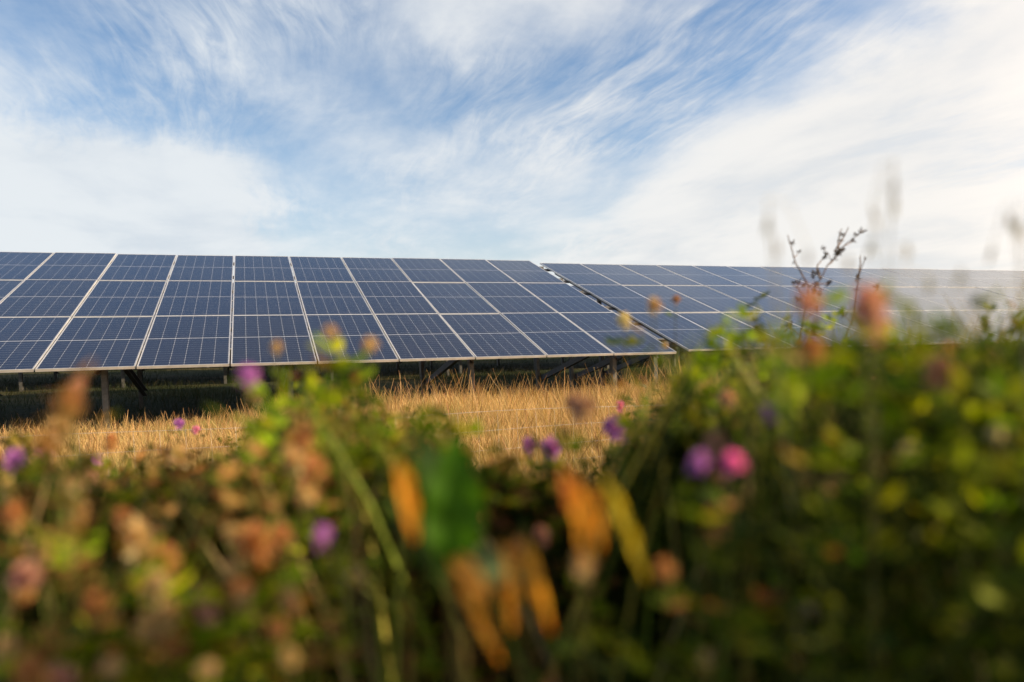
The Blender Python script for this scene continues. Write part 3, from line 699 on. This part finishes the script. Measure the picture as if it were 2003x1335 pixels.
# ------------------------------------------------------------------ dock plant with big dark leaf and hanging rusty leaves
dock = P(900, 1400, .50); DO = empty('dock_plant', (dock[0], dock[1], 0)); tag(DO, 'dock plant with one broad dark green leaf and withered orange leaves hanging below', 'dock')
def big_leaf(name, p0, p1, wd, col, parent, facing, curl=.12, wave=.05, seed=1):
    """one broad blade from its base p0 to its tip p1"""
    r = np.random.default_rng(seed); n, m = 18, 9; p0 = np.array(p0); p1 = np.array(p1); ax = p1 - p0; L = np.linalg.norm(ax); ax /= L
    nn = np.array(facing, float); nn -= ax * nn.dot(ax); nn /= np.linalg.norm(nn); s_ = np.cross(ax, nn); V = []; C = []
    for i in range(n + 1):
        t = i / n; wf = max(.03, math.sin(math.pi * t ** .8) ** .75)
        for j in range(m):
            u = (j - (m - 1) / 2) / ((m - 1) / 2)
            V.append(p0 + ax * L * t + s_ * u * wd / 2 * wf + nn * (-abs(u) ** 1.3 * -wd * curl * wf - L * .12 * t * t + wd * wave * math.sin(t * 19 + u * 3) * abs(u)))
            C.append(np.array(col) * (1.5 if j == m // 2 else 1) * (1 + .12 * math.sin(i * 1.7 + abs(u) * 9)) * r.uniform(.9, 1.1))
    f = [(i * m + j, i * m + j + 1, (i + 1) * m + j + 1, (i + 1) * m + j) for i in range(n) for j in range(m - 1)]
    mb = MB(); org = np.array(parent.location); mb.add(np.array(V) - org, f, np.array(C)); return mb.build(name, M_LEAF, parent, True)
toc = (CAM - dock); toc[2] = 0
lf = big_leaf('leaf', P(870, 1120, .49), P(835, 830, .49), .040, (.018, .05, .005), DO, toc + np.array([.5, 0, .2]), .25, .08, 8)
lf = big_leaf('leaf', P(885, 1110, .47), P(893, 850, .47), .036, (.055, .15, .007), DO, toc, .18, .06, 3)
big_leaf('leaf', P(900, 1150, .50), P(760, 960, .50), .040, (.05, .09, .015), DO, toc + np.array([.3, 0, .5]), .2, .05, 4)
big_leaf('leaf', P(905, 1110, .50), P(1020, 1120, .50), .030, (.09, .13, .06), DO, toc + np.array([-.3, 0, .9]), .2, .05, 5)
for i, (xa, ya, xb, yb, wd, c) in enumerate(((880, 1090, 985, 1300, .014, (.62, .32, .09)), (985, 1060, 1010, 1240, .014, (.60, .30, .08)), (1030, 1060, 1075, 1240, .014, (.66, .36, .10)), (780, 900, 815, 1060, .018, (.55, .27, .06)), (1120, 930, 1150, 1100, .018, (.60, .30, .07)),
                                       (1180, 930, 1275, 1140, .013, (.45, .38, .06)), (1160, 950, 1175, 1080, .013, (.66, .32, .08)), (1100, 920, 1120, 1000, .016, (.42, .17, .07)), (900, 1085, 960, 1180, .02, (.45, .25, .12)))):
    big_leaf('withered_leaf', P(xa, ya, .455), P(xb, yb, .44), wd * .50, np.array(c) * (1.4, 1.25, .6), DO, toc + np.array([random.uniform(-.3, .3), 0, .4]), .45, .2, 20 + i)
mb = MB(); org = np.array(DO.location)
for a, b, r0 in (((900, 1420), (905, 1110), .0022), ((900, 1420), (885, 1100), .0018), ((1000, 1420), (1025, 1040), .0011), ((900, 1400), (785, 905), .0011), ((1090, 1420), (1150, 915), .0011)):
    top = P(*b, .49); base = np.array([dock[0] + random.uniform(-.02, .02), dock[1] + random.uniform(-.02, .02), 0]); mb.tube(wiggle(base - org, top - org, 10, .01), np.linspace(r0 * 1.3, r0, 10), 6, (.12, .09, .03))
mb.build('stem', M_STEM, DO)

# ------------------------------------------------------------------ dry brown weed standing against the sky
def dry_weed():
    D = 2.7; pts = lambda L: [P(x, y, D + dz) for x, y, dz in L]
    base = P(1545, 800, D); base[2] = 0; o = empty('dry_weed', base.tolist()); tag(o, 'dark brown branching dry weed with seed clusters rising over the right panels into the sky', 'weed')
    mb = MB(); sb = MB(); B = np.array(base); DK = (.20, .11, .055)
    L = [[(1545, 1000, 0), (1552, 720, 0), (1566, 650, 0), (1578, 590, 0), (1582, 560, .02), (1605, 548, 0), (1618, 520, 0), (1640, 500, .01), (1652, 480, 0), (1688, 452, 0)],
         [(1582, 560, .02), (1570, 540, 0), (1556, 515, 0), (1548, 485, -.02), (1540, 460, -.03)], [(1605, 548, 0), (1598, 520, .03), (1612, 503, .05)], [(1640, 500, .01), (1640, 470, .02), (1646, 448, .03)],
         [(1632, 492, 0), (1650, 465, .04), (1660, 445, .04)], [(1578, 590, 0), (1595, 575, .05), (1600, 560, .05)], [(1578, 590, 0), (1560, 562, -.05), (1550, 558, -.05)],
         [(1640, 700, .1), (1668, 620, .1), (1674, 570, .1), (1680, 540, .08), (1692, 505, .06)], [(1668, 620, .1), (1700, 590, .12), (1716, 563, .12)], [(1680, 540, .1), (1683, 515, .1), (1682, 500, .1)]]
    for l in L:
        q = np.array(pts(l)) - B; n = len(q); t = np.linspace(0, n - 1, n * 4); q = np.stack([np.interp(t, range(n), q[:, i]) for i in range(3)], 1)
        q += rng.normal(0, .0008, q.shape); mb.tube(q, np.linspace(.0030, .0014, len(q)), 5, DK)
    for x0, y0, x1, y1 in ((1578, 600, 1560, 585), (1574, 625, 1598, 606), (1568, 660, 1546, 640), (1560, 690, 1590, 668), (1618, 520, 1632, 508), (1627, 512, 1612, 488), (1650, 482, 1668, 472), (1552, 505, 1562, 494), (1668, 640, 1650, 618), (1655, 665, 1684, 640), (1598, 555, 1622, 556), (1560, 720, 1530, 690)):
        q = np.array([P(x0, y0, D), P((x0 + x1) / 2 + 2, (y0 + y1) / 2, D + .03), P(x1, y1, D + .05)]) - B; mb.tube(q, np.linspace(.0018, .001, 3), 4, DK)
    mb.build('stem', M_STEM, o)
    for x, y, r in ((1560, 585, .007), (1598, 606, .008), (1546, 640, .007), (1590, 668, .008), (1632, 508, .006), (1612, 488, .006), (1668, 472, .006), (1562, 494, .005), (1650, 618, .007), (1684, 640, .006), (1622, 556, .008), (1530, 690, .008), (1686, 455, .008), (1674, 460, .005), (1646, 460, .006), (1645, 472, .005), (1642, 492, .010), (1636, 498, .011), (1650, 492, .006), (1617, 501, .009), (1550, 476, .007), (1598, 535, .009), (1590, 540, .007), (1560, 556, .009), (1552, 556, .006),
                    (1572, 561, .007), (1600, 560, .010), (1595, 572, .010), (1604, 575, .006), (1676, 545, .008), (1716, 563, .009), (1692, 507, .004), (1552, 516, .004), (1675, 568, .005), (1545, 640, .01), (1585, 600, .006)):
        c0 = P(x, y, D) - B; sb = MB()
        n = 9; leaves(sb, np.tile(c0, (n, 1)) + rng.normal(0, r * .3, (n, 3)), rdir(n, .8), rdir(n), r * 2.1, r * .75, pal(n, ((.085, .055, .035), (.14, .09, .05)), (1, 1))); sb.build('seed_cluster', M_SEED, o)

dry_weed()
# ------------------------------------------------------------------ wild oats hanging out of focus at the right
def oat(base_px, tips, d, label):
    b = P(base_px, 900, d); b[2] = 0; o = empty('wild_oat', b.tolist()); tag(o, label, 'wild oat'); B = np.array(b)
    top = P(*tips[0], d) - B; mb = MB(); main = wiggle((0, 0, 0), top + np.array([0, 0, .02]), 14, .015); mb.tube(main, np.linspace(.0016, .0005, 14), 4, (.42, .36, .22))
    for i, (x, y) in enumerate(tips):
        e = P(x, y, d + .02 * (i % 3)) - B; k = min(13, 11 + i % 3); a = main[k]; m = (a + e) / 2 + np.array([0, 0, .02])
        mb.tube(np.array([a, m, e + np.array([0, 0, .008])]), .00035, 3, (.42, .36, .22))
        s_ = MB(); n = 3; leaves(s_, np.tile(e + np.array([0, 0, .008]), (n, 1)), np.array([0, 0, -1.0]) + rng.normal(0, .14, (n, 3)), rdir(n), rng.uniform(.011, .018, n), .0030, pal(n, ((.55, .47, .34), (.42, .35, .24), (.6, .54, .4)), (2, 1, 1))); s_.build('spikelet', M_SEED, o)
    mb.build('stem', M_STEM, o)
oat(1740, ((1750, 365), (1752, 405), (1706, 415), (1712, 440), (1774, 495), (1706, 490), (1660, 520), (1815, 560)), .60, 'blurred wild oat, tallest one, hanging over the sky at right')
oat(1600, ((1502, 440), (1518, 488), (1580, 505)), .58, 'blurred wild oat with two spikelets left of the dry weed')
oat(1960, ((1992, 450), (1975, 438), (1942, 500), (1880, 545)), .58, 'blurred wild oat nodding at the right edge of the picture')

# ------------------------------------------------------------------ wire fence in front of the grass
def fence():
    y0 = -4.9; o = empty('wire_fence', (1.0, y0, 0)); tag(o, 'thin sagging wire mesh fence running before the dry grass', 'fence')
    for z in (.12, .24, .36, .50, .64):
        mb = MB(); xs = np.arange(-6, 10.01, .12); mb.tube(np.stack([xs, .02 * np.sin(xs), z + .012 * np.sin(xs * 1.9 + z * 9)], 1), .0011, 4); mb.build('wire', M_WIRE, o)
    mb = MB()
    for x in np.arange(-6, 10, .16): mb.tube(np.array([(x, .02 * math.sin(x), .12), (x + .01, .02 * math.sin(x), .36), (x, .02 * math.sin(x), .64)]), .0008, 4)
    mb.build('stay_wires', M_WIRE, o)
    for x in (-5.6, 9.6):
        mb = MB(); mb.tube(np.array([(x, .03, 0), (x, .03, .3), (x, .03, .78)]), .03, 10, (.25, .2, .14)); mb.build('post', M_STEM, o)
fence()
def tell_apart():
    by = {}
    for o in S.objects:
        if o.parent is None and 'label' in o: by.setdefault(o['label'], []).append(o)
    for lb, L in by.items():
        if 1 < len(L) < 8:
            def bearing(o): v = np.array(o.location) - CAM; return float(v @ RW[:, 0]) / max(-float(v @ RW[:, 2]), .1)
            L.sort(key=bearing)
            for o, wd in zip(L, ('left', 'right') if len(L) == 2 else ('left', 'middle', 'right') if len(L) == 3 else ('leftmost', 'second', 'third', 'fourth', 'fifth', 'sixth', 'seventh')): o['label'] = wd + ' ' + lb.replace('blurred ', '')
tell_apart()
for o in (o for o in S.objects if o.type == 'EMPTY' and not o.parent and not o.children): bpy.data.objects.remove(o)
